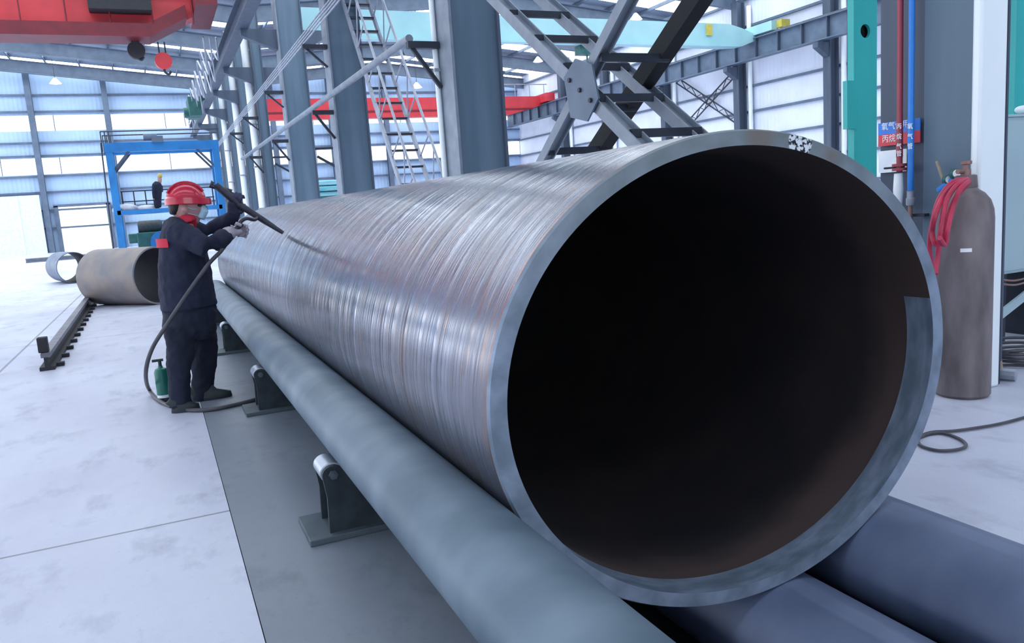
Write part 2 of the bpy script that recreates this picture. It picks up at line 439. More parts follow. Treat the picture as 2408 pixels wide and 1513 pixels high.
# white drain pipes by the columns
dl = {0: 'thick white drain pipe standing against the column behind the gas bottle', 1: 'thin white drain pipe along the left edge of the widest column',
      4: 'white drain pipe on the fourth column behind the big pipe', 5: 'white drain pipe right of the blue gantry leg',
      6: 'far white drain pipe seen just inside the blue gantry', 7: 'farther white drain pipe seen through the blue gantry'}
for i, l in dl.items():
    y = ROW[i]
    if i == 0:
        a = AY(2281, 300, 3.57); b = AY(2366, 300, 3.5)
        t = thing('drain_pipe', l, 'drain pipe', ((a.x+b.x)/2, 3.52, 0), 'white drain pipes by the columns')
        MB().b2((a.x, 3.5, .0), (b.x, 3.57, 11)).build('pipe_run', m_white, t, smooth=30, bevel=.02)
        MB().b2((b.x+.015, 3.54, .0), (b.x+.06, 3.6, 11)).build('edge_strip', m_black, t, smooth=0)
        continue
    w = .1 if i == 1 else .36
    xx, yy = CX0-w*.56, y+CW-w*.3
    t = thing('drain_pipe', l, 'drain pipe', (xx, yy, 0), 'white drain pipes by the columns')
    MB().lathe([(w*.5, 0), (w*.5, 11.8)], (xx, yy, 0), n=16).build('pipe_run', m_white, t)
    for z in (2, 4, 6, 8): MB().box((xx, yy, z), (w*1.06, w*1.06, .06)).build('clamp', m_galv, t, smooth=0)

# crossed bracing between the near column and the widest one
bt = thing('cross_brace', 'crossed grey steel bracing with black rungs and bolted centre plate above the big pipe', 'bracing', (5.3, 9, 3))
XA, XB = 5.25, 6.15
def ax(p, X): return AX(p[0], p[1], X)
def ext(p, q, a, b):
    d = q-p; return p-d*a, q+d*b
for (p, q, X, m, w, h) in (((1170, 0), (1492, 325), XA, m_brace, .1, .2), ((1280, 0), (1625, 308), XB, m_brace, .1, .2),
                           ((1478, 0), (1285, 370), XA, m_brace, .09, .16), ((1640, 0), (1408, 350), XB, m_black, .3, .2)):
    a, b = ax(p, X), ax(q, X); a, b = ext(a, b, .3, .35)
    if m is m_black: MB().bar(a, b, .24, .2, (1, 0, 0)).build('brace_member', m_hole, bt, smooth=0)
    else: MB().ibar(a, b, w*1.6, h, .02, (1, 0, 0)).bar(a, b, h*.9, .03, (0, 0, 1)).build('brace_member', m, bt, smooth=0)
for (p, q) in (((1205, 32), (1340, 36)), ((1265, 91), (1405, 95)), ((1335, 157), (1478, 159)), ((1408, 231), (1558, 232)), ((1492, 314), (1650, 312)),
               ((1420, 135), (1538, 135)), ((1350, 256), (1450, 256)), ((1293, 357), (1415, 353))):
    a = ax(p, XA); b = ax(q, XB); y = (a.y+b.y)/2; z = (a.z+b.z)/2
    MB().box(((a.x+b.x)/2, a.y, a.z), (b.x-a.x+.1, .06, .1)).build('rung', m_black, bt, smooth=0)
g = ax((1365, 212), XA-.15)
gm = MB(); gm.loft([[g+Vector((dx, yy*1.0, zz)) for yy, zz in ((.42, .22), (.1, .4), (-.3, .26), (-.42, -.16), (-.12, -.4), (.3, -.3))] for dx in (0, .025)])
gs = gm.build('gusset_plate', m_truss, bt, smooth=0)
for yy, zz in ((.25, .16), (0, 0), (-.25, -.16)): MB().lathe([(.03, 0), (.03, .03)], g+Vector((-.03, yy, zz)), (1, 0, 0), 8).build('bolt', m_black, gs)

# caged ladder behind the middle column
LX0, LX1 = 5.75, 6.5
la, lb_ = AX(835, 95, LX0), AX(940, 430, LX0)
dd = (lb_-la)/(lb_.z-la.z)
def lad(x, z, dy=0, dz=0): p = la+dd*(z-la.z); return Vector((x, p.y+dy, z+dz))
zt, zb = 9.5, 0
lt = thing('ladder', 'steep galvanised ladder stair with side handrails between two grey columns', 'ladder', lad(6.1, 0))
for x in (LX0, LX1):
    MB().bar(lad(x, zt), lad(x, zb), .06, .16).build('stringer', m_galv, lt, smooth=0)
    hr = MB().tube([lad(x, zt, -1.0, .3), lad(x, .6, -1.0, .3)], .035, 8)
    for k in range(9):
        z = .7+k*1.05; hr.tube([lad(x, z), lad(x, z+.2, -1.0, .3)], .02, 6)
        if k % 2: hr.tube([lad(x, z), lad(x, z+.9, -1.0, .3)], .018, 6)
    hr.build('handrail', m_galv, lt)
for k in range(21):
    p = lad(6.12, .35+k*.44)
    MB().box(p, (LX1-LX0, .18, .05)).build('rung', m_black, lt, smooth=0)

# conductor bars and the long pipe on brackets along the row
cbz = AX(820, 0, 4.75)
for k in range(4):
    z = 6.36+k*.13
    X = 4.56+k*.04
    p = MB((X, 30, z)).tube([(X, 14, z), (X, 60, z)], .024, 6).build('conductor_bar', m_galv)
    tag(p, ('lowest', 'second lowest', 'second highest', 'topmost')[k]+' of four thin grey conductor bars slanting past the columns', 'conductor bar', 'conductor bars along the columns')
for i in (2, 3, 4, 5):
    y = ROW[i]
    t = tag(MB((CX0, y, 6.3)).b2((4.5, y+.1, 6.2), (CX0-.01, y+.3, 6.32)).bar((4.6, y+.2, 6.22), (CX0-.03, y+.2, 5.7), .06, .06).build('conductor_bracket', m_black, smooth=0),
            'black bracket holding the conductor bars on '+('the column left of the ladder', 'the third column from the middle one', 'the fourth column behind the big pipe', 'the column just right of the blue gantry')[i-2],
            'bracket', 'conductor bar brackets')
lp0 = AX(955, 96, 4.68); lp1 = AX(520, 405, 4.68)
tag(MB(lp0).tube([(4.68, lp0.y-.2, lp0.z), (4.68, 44, lp0.z+.1)], .075, 10).build('cable_pipe', m_brace), 'long grey pipe slanting from the middle column down to the gantry', 'pipe')
brk = ['black angle bracket on the widest column carrying the long grey pipe', 'black angle bracket below the conductor bars on the column left of the ladder',
       'black angle bracket on the third column, under the long grey pipe', 'small black angle bracket on the fourth column, under the long grey pipe']
for i in (1, 2, 3, 4):
    y = ROW[i]+(CW if i == 1 else .3)
    z = lp0.z-.14
    tag(MB((CX0, y, z)).box((4.89, y-.1, z), (.6, .14, .12)).bar((4.68, y-.1, z-.05), (CX0-.02, y-.1, z-.75), .07, .07).build('angle_bracket', m_black, smooth=0), brk[i-1], 'bracket', 'pipe brackets')

# crane runways
YT = 37.0
def wallcol(y, label):
    t = thing('wall_column', label, 'column', (XR-.6, y, 0), 'steel columns along the right wall')
    MB().ibar((XR-.62, y, 0), (XR-.62, y, 12.3), .5, .6, .05, (1, 0, 0)).build('post', m_cold, t, smooth=0)
    cb = MB(); corbel(cb, XR-.9, y, 8.55, -1, .8); cb.build('corbel', m_cold, t, smooth=0)
    MB().lathe([(.14, 0), (.14, 12)], (XR-.25, y-.5, 0), n=10).build('drain_pipe', m_white, t)
for y, l in ((31.9, 'right wall column nearest, just left of the teal post'), (39.0, 'right wall column under the pale end of the aqua crane'),
             (46.6, 'right wall column seen through the black brace, at the lattice tie'), (54.5, 'right wall column behind the bolted centre plate'),
             (61.5, 'right wall column under the far red crane end')): wallcol(y, l)
t = thing('runway_beam', 'grey crane runway beam along the white right wall', 'beam', (XR-1.3, 30, 8.6), )
MB().ibar((XR-1.35, 10, 9.2), (XR-1.35, YE-.5, 9.2), .5, 1.15, .06).build('girder', m_truss, t, smooth=0)
st = MB()
for k in range(34): st.box((XR-1.35, 12+k*1.75, 9.2), (.46, .05, 1.0))
st.build('stiffener', m_cold, t, smooth=0)
MB().box((XR-1.35, 41, 9.83), (.1, 60, .1)).build('rail', m_railm, t, smooth=0)
t = thing('runway_beam', 'dark crane runway beam along the left side of the column row under the red crane', 'beam', (3.7, 40, 8.6))
MB().ibar((3.95, 20, 9.0), (3.95, YE-.5, 9.0), .45, .8, .05).build('girder', m_cold, t, smooth=0)
MB().box((3.95, 46, 9.45), (.1, 50, .1)).build('rail', m_railm, t, smooth=0)
# lattice ties on the right wall
lt_ = ['lattice tie crossing down to the right between two right wall columns', 'lattice tie crossing up to the right between two right wall columns']
for k, (p, q) in enumerate((((1590, 195), (1745, 300)), ((1618, 300), (1742, 165)))):
    a = AX(p[0], p[1], XR-.26-.09*k); b = AX(q[0], q[1], XR-.26-.09*k)
    mb = MB(a); off = Vector((0, 0, .42))
    mb.bar(a, b, .06, .07).bar(a+off, b+off, .06, .07)
    for j in range(12):
        u = a.lerp(b, j/12); v = a.lerp(b, (j+1)/12)
        mb.bar(u+(off if j % 2 else off*0), v+(off*0 if j % 2 else off), .035, .035)
    tag(mb.build('lattice_tie', m_black, smooth=0), lt_[k], 'bracing', 'lattice ties')

# aqua crane across the right bay
def py(px, y, Y): return AY(px, y, Y)
gz1 = AY(1400, 45, YT).z; gz0 = AY(1400, 112, YT).z
ct = thing('bridge_crane', 'pale aqua bridge crane girder spanning high behind the crossed bracing', 'crane', (19, YT, gz0))
xe = AY(1745, 80, YT).x; xt = XR-1.0
gd = MB(); gd.loft([[(x, YT-.35, a), (x, YT+.35, a), (x, YT+.35, b), (x, YT-.35, b)] for x, a, b in ((6.3, gz0+.25, gz1), (xe-1.2, gz0+.1, gz1-.1), (xe-.3, gz0+.15, gz1-.3), (xt, gz0+.6, gz1-.75))])
gd.build('girder', m_teal, ct, smooth=0)
MB().box(((6.3+xe-1)/2, YT-.35, gz0+.12), (xe-1-6.3, .5, .1)).build('bottom_flange', m_teal, ct, smooth=0)
MB().box((xt-.3, YT, gz0+1.0), (.5, 3.6, .5)).build('end_carriage', m_teal, ct, smooth=0)
MB().box((xt+.1, YT-2.0, gz0+1.05), (.6, .4, .4)).build('buffer', m_yel, ct, smooth=0)
pw = AY(1668, 70, YT-.4)
MB().box((pw.x, YT-.38, pw.z), (.4, .05, .6)).build('warning_plate', m_yel, ct, smooth=0)
hk = AY(1380, 125, YT)
hoist = MB().box((hk.x, YT, gz0-.15), (1.1, .6, .45)); hoist.tube([(hk.x, YT, gz0-.3), (hk.x, YT, gz0-.9)], .04, 6); hoist.lathe([(.1, 0), (.25, .12), (.25, .35), (.1, .45)], (hk.x, YT, gz0-1.35), n=12)
hoist.build('hoist', m_mgreen, ct)
# far red crane of the right bay
YF = 64.0
z1, z0 = AY(1250, 228, YF).z, AY(1200, 272, YF).z
ct = thing('bridge_crane', 'far bright red bridge crane crossing behind the columns and ladder', 'crane', (19, YF, z0))
gd = MB(); xr = XR-1.3
gd.loft([[(x, YF-.4, a), (x, YF+.4, a), (x, YF+.4, z1), (x, YF-.4, z1)] for x, a in ((6.8, z0), (xr-3.5, z0), (xr, z1-.7))])
gd.build('girder', m_red, ct, smooth=0)
MB().box((xr-.1, YF-.2, z1-.25), (.8, 3.2, .7)).build('end_carriage', m_red, ct, smooth=0)
MB().box((19, YF-.42, z1-1.05), (25, .08, .12)).build('flange_strip', m_redd, ct, smooth=0)
rl = MB(); rl.tube([(xr-7, YF-.4, z1+1), (xr+.3, YF-.4, z1+1)], .04, 6)
for k in range(6): rl.tube([(xr-7+k*1.4, YF-.4, z1), (xr-7+k*1.4, YF-.4, z1+1)], .035, 6)
rl.build('guard_rail', m_galv, ct)
# near red crane of the left bay
YR = 36.0
za = AY(100, 66, YR).z; zbm = AY(100, 94, YR).z; xe = AY(480, 60, YR).x; xk = AY(352, 98, YR).x
ct = thing('bridge_crane', 'big red bridge crane at the top left, over the far bay', 'crane', (-5, YR, zbm))
ztop = zbm+2.3
gd = MB(); gd.loft([[(x, YR-.5, a), (x, YR+.5, a), (x, YR+.5, ztop), (x, YR-.5, ztop)] for x, a in ((-20, zbm+.15), (xk, zbm+.15), (xe-.4, zbm+.9))])
gd.build('girder', m_red, ct, smooth=0)
fl = MB(); fl.loft([[(x, YR-.95, a), (x, YR+.6, a), (x, YR+.6, a+.5), (x, YR-.95, a+.5)] for x, a in ((-20, zbm), (xk, zbm), (xe-.7, zbm+.75))])
fl.build('bottom_flange', m_redd, ct, smooth=0)
MB().box((xe, YR-.2, zbm+1.5), (.8, 4.2, 1.1)).build('end_carriage', m_redd, ct, smooth=0)
MB().box((xk-.9, YR-1.0, zbm+1.35), (2.2, .8, .9)).build('motor_box', m_dark, ct, smooth=0)
rl = MB()
for k in range(8): rl.tube([(-8+k*1.5, YR-.95, zbm+.5), (-8+k*1.5, YR-.95, zbm+1.7)], .03, 6)
rl.tube([(-8, YR-.95, zbm+1.7), (3, YR-.95, zbm+1.7)], .03, 6)
rl.build('guard_rail', m_redd, ct)
# hooks hanging from it
def hook(px, y0, y1, m, label):
    a = AY(px, y0, YR); b = AY(px, y1, YR); L = a.z-b.z
    t = thing('hook_block', label, 'hook', (a.x, YR, b.z), 'crane hook blocks')
    for dx in (-.12, .12): MB().tube([(a.x+dx, YR, zbm), (a.x+dx, YR, b.z+L*.6)], .03, 6).build('cable', m_black, t)
    MB().lathe([(.12, -.14), (.33, -.14), (.33, .14), (.12, .14)], (a.x, YR, b.z+L*.55), (0, 1, 0), 18).build('sheave', m, t)
    MB().spline([(a.x, YR, b.z+L*.3), (a.x, YR, b.z+.12), (a.x+.14, YR, b.z+.02), (a.x+.24, YR, b.z+.14)], .05).build('hook', m_black, t)
hook(318, 100, 142, m_dark, 'dark round hook block hanging under the big red crane')
hook(381, 118, 176, m_red, 'red hook block hanging right of the dark one')
# festoon cables under the runway end
for k in range(3):
    X = 2.9+k*.25
    pts = []
    for j in range(10):
        yy = 36.5+j*2.6; pts += [(X, yy, 9.2-.02*j), (X+.1, yy+1.3, 8.2+.35*math.sin(j*1.7+k))]
    tag(MB((X, 37, 8.6)).spline(pts, .035, 6, 6).build('festoon_cable', m_galv), ('innermost', 'middle', 'outermost')[k]+' looped grey festoon cable hanging right of the red crane', 'cable', 'festoon cables')
gm = AX(456, 255, 3.1)
t = thing('crane_drive', 'dark green crane drive box hanging on the runway beam above the gantry', 'motor', gm)
MB().box(gm, (.7, 2.2, 1.1)).build('housing', m_mgreen, t, smooth=0, bevel=.05)
MB().bar(gm+Vector((.3, 0, .4)), Vector((3.73, gm.y, gm.z+.6)), .2, .2).build('hanger', m_mgreen, t, smooth=0)
MB().lathe([(.3, 0), (.3, .9)], gm+Vector((-.6, -.4, -.3)), (1, 0, 0), 14).build('motor', m_mgreen, t)
# high bay lamps
for px_, py_, Y, l in ((130, 193, 68, 'white high bay lamp hanging before the end wall at the left'), (1255, 62, 52, 'white lamp hanging near the aqua crane, left of the black brace'),
                       (1265, 142, 60, 'small white lamp hanging above the red crane end'), (980, 203, 60, 'small white lamp hanging behind the ladder'),
                       (1495, 42, 44, 'white lamp hanging above the aqua crane, right of the crossed braces')):
    p = AY(px_, py_, Y)
    t = thing('high_bay_lamp', l, 'lamp', p, 'high bay lamps')
    MB().lathe([(.05, .3), (.12, .25), (.42, -.12)], p, n=16, cap=False).build('shade', m_white, t)
    MB().ell(p+Vector((0, 0, -.08)), (.25, .25, .1)).build('bulb', m_lamp, t)
    MB().tube([p+Vector((0, 0, .3)), (p.x, p.y, max(roofz(p.x)+.3, p.z+.5))], .02, 6).build('cord', m_black, t)

# ---------------------------------------------------------------- the big pipe
NS = 160
def ering(r, y, a0=0, a1=2*PI, n=NS):
    return [(PCX+PRX*r*math.cos(a0+(a1-a0)*k/n), y, PCZ+PRZ*r*math.sin(a0+(a1-a0)*k/n)) for k in range(n + (0 if a1-a0 > 6.28 else 1))]
RI = .936
mb = MB((PCX, PY0, PCZ))
mb.loft([ering(1, PY0+.012)]+[ering(1, PY0+.012+(PY1-PY0-.012)*k/40) for k in range(1, 41)], cap=False)
pipe = mb.build('steel_pipe', m_pipe, smooth=60)
tag(pipe, 'huge bare grey steel pipe filling the foreground, resting on long rollers', 'pipe')
MB().loft([ering(.993, PY0), ering(1, PY0+.012)], cap=False).build('outer_chamfer', m_face, pipe, smooth=60)
MB().loft([ering(RI, PY0), ering(.993, PY0)], cap=False).build('end_face', m_face, pipe, smooth=60)
A0 = math.radians(-185); A1 = math.radians(12)
MB().loft([ering(RI, PY0, A0, A1, 90), ering(RI-.004, PY0+.115, A0, A1, 90), ering(RI+.005, PY0+.117, A0, A1, 90)], cap=False, closed=False).build('machined_band', m_band, pipe, smooth=60)
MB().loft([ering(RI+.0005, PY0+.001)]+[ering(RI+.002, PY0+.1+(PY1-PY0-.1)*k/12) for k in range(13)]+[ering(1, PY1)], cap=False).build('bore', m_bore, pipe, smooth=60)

# long rollers
RL = [(.7577, .4792, .1388, m_roll, 'long grey roller in full view under the left side of the big pipe', 0),
      (1.982, -.167, .21, m_roll2, 'dark roller in the pit below the middle of the big pipe', 0),
      (2.5095, .009, .21, m_roll2, 'dark blue roller under the right side of the big pipe', 0)]
for x, z, r, m, l, _ in RL:
    t = MB((x, 0, z)).lathe([(r*.5, -1.15), (r*.9, -1.13), (r, -1.1), (r, 13.0), (r*.9, 13.03), (r*.5, 13.05)], (x, 0, z), (0, 1, 0), 56, sx=1.185).build('long_roller', m, smooth=35)
    tag(t, l, 'roller', 'long rollers under the big pipe')
    MB().lathe([(.05, 13.05), (.05, 13.3)], (x, 0, z), (0, 1, 0), 20).build('shaft', m_chrome, t)

# roller stands on the floor
def stand(y, label):
    x0 = .475
    t = thing('roller_stand', label, 'stand', (.62, y, 0), 'roller stands along the left roller')
    MB().b2((x0, y, 0), (1.02, y+.34, .03)).build('base_plate', m_standp, t, smooth=0, bevel=.004)
    for k, yy in enumerate((y+.04, y+.24)):
        prof = [(x0+.1, .03), (x0+.105, .2)]
        cxx, czz = x0+.142, .308
        for a in range(0, 9):
            an = math.radians(185-a*20); prof.append((cxx+.05*math.cos(an), czz+.042*math.sin(an)))
        prof += [(x0+.29, .2), (x0+.44, .03)]
        pl = MB(); pl.loft([[(px_, yy+d, pz_) for px_, pz_ in prof] for d in (0, .025)])
        p = pl.build('side_plate', m_stand, t, smooth=0)
        if k == 0:
            MB().lathe([(.022, -.014), (.022, 0)], (cxx, yy, czz), (0, 1, 0), 6).lathe([(.012, -.022), (.012, 0)], (cxx, yy, czz), (0, 1, 0), 12).build('bolt', m_standp, p)
    MB().b2((x0+.27, y+.065, .03), (x0+.29, y+.24, .18)).build('rib', m_stand, t, smooth=0)
    MB().lathe([(.03, y+.066), (.049, y+.07), (.049, y+.235), (.03, y+.239)], (cxx, 0, czz), (0, 1, 0), 28, sx=1.15).build('support_roller', m_chrome, t)
    return t
s0 = stand(AZ(735, 1288).y, 'black roller stand with bright steel roller nearest the camera')
for px_, py_, l in ((576, 983, 'black roller stand right of the worker\'s shoes, second along the roller'), (508, 838, 'dark green roller stand just behind the worker\'s knees, third along the roller'),
                    (494, 768, 'farthest roller stand, behind the worker\'s thigh')):
    dup(s0, (.62, AZ(px_, py_).y, 0), l)

# ---------------------------------------------------------------- worker
WY = 7.0
def P(x, y, d=0): return AY(x, y, WY+d)
def skin_of(name, parts, mat, parent, voxel=.012, smooth=3, disp=0):
    "parts: list of lofts of (centre, rx, ry) ellipses; fused into one continuous surface"
    mb = MB()
    for rings in parts:
        rr = []
        cs = [Vector(c) for c, _, _ in rings]
        for i, (c, rx, ry) in enumerate(rings):
            d = (cs[min(i+1, len(cs)-1)]-cs[max(i-1, 0)]).normalized()
            # rx along the facing direction (X) projected, ry across
            u = Vector((1, 0, 0)) - d*d.x
            if u.length < .3: u = Vector((0, 0, 1)) - d*d.z
            u.normalize(); v = d.cross(u)
            rr.append([Vector(c)+u*rx*math.cos(2*PI*k/20)+v*ry*math.sin(2*PI*k/20) for k in range(20)])
        mb.loft(rr)
    o = mb.build(name, mat, parent, smooth=0)
    r = o.modifiers.new('fuse', 'REMESH'); r.mode = 'VOXEL'; r.voxel_size = voxel; r.use_smooth_shade = True
    s = o.modifiers.new('soft', 'SMOOTH'); s.factor = .5; s.iterations = smooth
    if disp:
        tx = bpy.data.textures.new(name+'_folds', 'CLOUDS'); tx.noise_scale = .09
        dm = o.modifiers.new('folds', 'DISPLACE'); dm.texture = tx; dm.strength = disp; dm.mid_level = .5
    return o
K = 1/295.0   # metres per photo pixel at the worker
man = thing('person', 'worker in red hard hat and navy overalls leaning a torch on the big pipe', 'person', (.22, WY, 0))
def ring(xa, xb, y, ry, d=0): c = P((xa+xb)/2, y, d); return (c, (xb-xa)/2*K, ry)
head = [ring(425, 455, 535, .06), ring(424, 460, 520, .062), ring(412, 470, 510, .075), ring(402, 478, 497, .088), ring(398, 480, 483, .092), ring(399, 477, 468, .092), ring(404, 470, 452, .085), ring(415, 458, 440, .06)]
nose = [(P(474, 478), .02, .014), (P(484, 492), .026, .018), (P(476, 497), .02, .018)]
chin = [(P(455, 512), .04, .045), (P(470, 518), .035, .03)]
ear = [(P(434, 482, -.085), .02, .02), (P(434, 493, -.1), .028, .02), (P(437, 505, -.088), .016, .014)]
torso_in = [ring(405, 460, 540, .12), ring(395, 480, 600, .15), ring(395, 490, 700, .14), ring(398, 492, 740, .15), ring(405, 485, 780, .12)]
arm_n = [(P(420, 552, -.18), .04, .04), (P(482, 583, -.33), .035, .035), (P(510, 573, -.29), .035, .035), (P(540, 549, -.2), .032, .032)]
arm_f = [(P(440, 542, .18), .04, .04), (P(476, 545, .26), .035, .035), (P(502, 540, .27), .035, .035), (P(530, 524, .22), .032, .032), (P(552, 503, .17), .03, .03)]
leg_n = [(P(425, 770, -.1), .08, .08), (P(425, 860, -.13), .065, .065), (P(425, 940, -.14), .05, .05)]
leg_f = [(P(470, 770, .1), .08, .08), (P(478, 860, .12), .065, .065), (P(478, 930, .14), .05, .05)]
skin_of('body', [head, nose, chin, ear, torso_in, arm_n, arm_f, leg_n, leg_f], m_skin, man, .011, 2)
em = MB(); em.ell(P(470, 483, -.075), (.018, .012, .011), 10, 6); em.ell(P(478, 483, .05), (.018, .012, .011), 10, 6); em.build('eye', m_hair, man)
jt = [ring(404, 462, 521, .12), ring(390, 468, 528, .18), ring(380, 474, 545, .225), ring(376, 482, 580, .225), ring(375, 492, 620, .215), ring(376, 500, 665, .215), ring(378, 508, 705, .225), ring(381, 512, 724, .225)]
jn = [(P(412, 545, -.15), .10, .10), (P(450, 562, -.26), .092, .092), (P(484, 583, -.34), .09, .088), (P(508, 573, -.30), .078, .076), (P(530, 556, -.23), .066, .064), (P(540, 551, -.21), .054, .052)]
jf = [(P(436, 540, .16), .09, .09), (P(475, 545, .26), .082, .08), (P(502, 540, .28), .078, .076), (P(530, 524, .22), .07, .068), (P(548, 510, .18), .06, .058), (P(552, 503, .17), .052, .05)]
jk = skin_of('jacket', [jt, jn, jf], m_navy, man, .014, 3, .03)
tr = [ring(384, 506, 705, .20), ring(384, 508, 740, .205), ring(388, 508, 775, .2), ring(396, 502, 795, .16)]
tn = [ring(386, 458, 770, .11, -.1), ring(391, 456, 820, .105, -.13), ring(397, 448, 880, .09, -.15), ring(396, 446, 930, .085, -.16), ring(398, 450, 957, .085, -.16)]
tf = [ring(440, 510, 770, .11, .1), ring(446, 512, 820, .105, .13), ring(450, 506, 880, .09, .15), ring(448, 502, 925, .085, .16), ring(446, 500, 942, .085, .16)]
skin_of('trousers', [tr, tn, tf], m_navy2, man, .014, 3, .035)
skin_of('collar', [[ring(410, 456, 506, .085), ring(412, 464, 517, .105), ring(418, 464, 524, .12)], [(P(425, 512), .06, .09), (P(450, 522), .055, .1), (P(458, 529, -.03), .02, .05)]], m_collar, man, .01, 2)
c = P(429, 568); st = MB()
st.loft([[c+Vector((.188*k*math.cos(a), .232*k*math.sin(a), dz)) for a in [math.radians(150+85*i/16) for i in range(17)] for k in (1,)] +
         [c+Vector((.198*math.cos(a), .243*math.sin(a), dz)) for a in [math.radians(235-85*i/16) for i in range(17)]] for dz in (-.035, .035)])
st.build('reflective_strip', m_collar, man)
# hair under the helmet
skin_of('hair', [[ring(400, 420, 506, .05), ring(397, 424, 496, .082), ring(395, 430, 478, .094), ring(398, 436, 464, .095)]], m_hair, man, .01, 2)
# mask
mk = skin_of('face_mask', [[(P(473, 484), .035, .05), (P(478, 496), .042, .066), (P(470, 514), .036, .06)]], m_mask, man, .008, 2)
MB().tube([P(470, 492, -.055), P(452, 492, -.095), P(434, 486, -.1)], .0025, 6).tube([P(468, 508, -.05), P(450, 504, -.09), P(435, 500, -.095)], .0025, 6).build('ear_loop', m_mask, mk)
# helmet
hc = P(438, 474)
hm = MB()
prof = []
for k in range(9):
    a = PI/2*k/8; prof.append((math.cos(a), math.sin(a)))
hm.loft([[hc+Vector((.155*max(c, .03)*math.cos(2*PI*i/36), .128*max(c, .03)*math.sin(2*PI*i/36), .148*s_+.005)) for i in range(36)] for c, s_ in prof])
hl = hm.build('helmet', m_helm, man, smooth=60)
bm_ = MB()
def brim(r, z): return [hc+Vector((.155*r*math.cos(2*PI*i/36)*(1+(.24 if math.cos(2*PI*i/36) > .3 else 0)*(math.cos(2*PI*i/36)-.3)), .128*r*math.sin(2*PI*i/36), z-.012*max(0, math.cos(2*PI*i/36)))) for i in range(36)]
bm_.loft([brim(1.0, .03), brim(1.05, .028), brim(1.07, -.02), brim(1.03, -.024), brim(.97, -.01)])
bm_.build('brim', m_helm, hl, smooth=50)
rg = MB()
for dy in (-.045, 0, .045):
    rg.tube([hc+Vector((.15*math.cos(a), dy, .142*math.sin(a)+.012)) for a in [math.radians(25+130*k/14) for k in range(15)]], .009, 6)
rg.build('ridge', m_helm, hl)
# gloves: palm, four fingers curled round what they hold, thumb from the side
def glove(name, c, along, grip, mat, parent, s=1.0):
    "c palm centre, along wrist->knuckles, grip axis of the held bar"
    a = Vector(along).normalized(); b = Vector(grip).normalized(); b = (b-a*b.dot(a)).normalized(); n = a.cross(b)
    parts = [[(c-a*.075*s, .036*s, .034*s), (c-a*.03*s, .042*s, .034*s), (c+a*.035*s, .044*s, .026*s), (c+a*.05*s, .038*s, .02*s)]]
    for k, L in enumerate((.92, 1.05, 1.0, .8)):
        o = c+a*.045*s+b*(.036-.024*k)*s
        p1 = o+a*.035*L*s+n*.008*s; p2 = p1+a*.01*s+n*.034*L*s; p3 = p2-a*.024*L*s+n*.012*s
        parts.append([(o, .0115*s, .0115*s), (p1, .0115*s, .0115*s), (p2, .0105*s, .0105*s), (p3, .009*s, .009*s)])
    o = c-a*.02*s+b*.04*s
    parts.append([(o, .015*s, .015*s), (o+a*.03*s+b*.022*s+n*.014*s, .013*s, .013*s), (o+a*.055*s+b*.008*s+n*.036*s, .011*s, .011*s)])
    return skin_of(name, parts, mat, parent, .0065, 1)
# torch geometry first
def hit(px_, py_):
    d = ray(px_, py_); q = O3-Vector((PCX, 0, PCZ))
    A = (d.x/PRX)**2+(d.z/PRZ)**2; B = 2*(q.x*d.x/PRX**2+q.z*d.z/PRZ**2); Cc = (q.x/PRX)**2+(q.z/PRZ)**2-1
    return O3+d*((-B-math.sqrt(B*B-4*A*Cc))/(2*A))
tip = hit(672, 552)
t0 = P(508, 436, .18); t1 = P(566, 484, .12)
hb = P(548, 546, -.17)
to = thing('torch', 'long dark torch lance held in both gloves, its tip on the big pipe', 'torch', t1)
MB().tube([t0, t0.lerp(t1, .5), t1], [.03, .034, .034], 12).build('lance_grip', m_tool, to)
MB().tube([t1, t1.lerp(tip, .55), tip-(tip-t1)*.06], [.03, .026, .016], 12).build('lance_tube', m_tool, to)
MB().tube([t0+Vector((-.02, 0, .03)), t0+Vector((-.05, 0, .0)), t0+Vector((.12, 0, -.06))], .02, 8).build('lever', m_tool, to)
MB().spline([P(541, 555, -.19), hb, P(566, 522, -.15), P(580, 514, -.1), P(598, 517, -.02), t1.lerp(tip, .38)], .016, 10).build('gas_tube', m_tool, to)
hg = MB().tube([P(540, 553, -.2), P(568, 527, -.16)], .022, 10).build('handle', m_tool, to)
gn = glove('glove', hb, P(556, 546, -.16)-P(536, 551, -.22), P(566, 523, -.15)-P(541, 555, -.19), m_glove, man, 1.25); gn['label'] = 'pale work glove'
MB().lathe([(.052, -.03), (.058, 0), (.055, .035)], P(535, 551, -.22), P(548, 546, -.17)-P(530, 553, -.23), 20).build('cuff', m_glove, gn)
gf = glove('glove', P(551, 490, .16), P(551, 488, .15)-P(550, 512, .2), t1-t0, m_gloved, man, 1.3); gf['label'] = 'dark work glove'
# shoes
for x0, x1, y, d, sl in ((402, 470, 958, -.2, -.1), (450, 548, 948, .12, .0)):
    c0 = P(x0, y, d); c1 = P(x1, y, d)
    L = c1.x-c0.x; so = MB(); yc = WY+d
    def oval(z, k, x_off=0, shrink=0): return [(c0.x+L*(.5+.5*k*math.cos(2*PI*i/24))+x_off, yc+.052*k*(1+.15*math.cos(2*PI*i/24))*math.sin(2*PI*i/24), z) for i in range(24)]
    so.loft([oval(.0, .97), oval(.025, 1), oval(.05, .97), oval(.085, .72, -.07), oval(.14, .45, -L*.2)])
    sh = so.build('shoe', m_shoe, man, smooth=50)
    s2 = MB(); s2.loft([oval(0, 1.01), oval(.02, 1.02)]); s2.build('sole', m_black, sh)
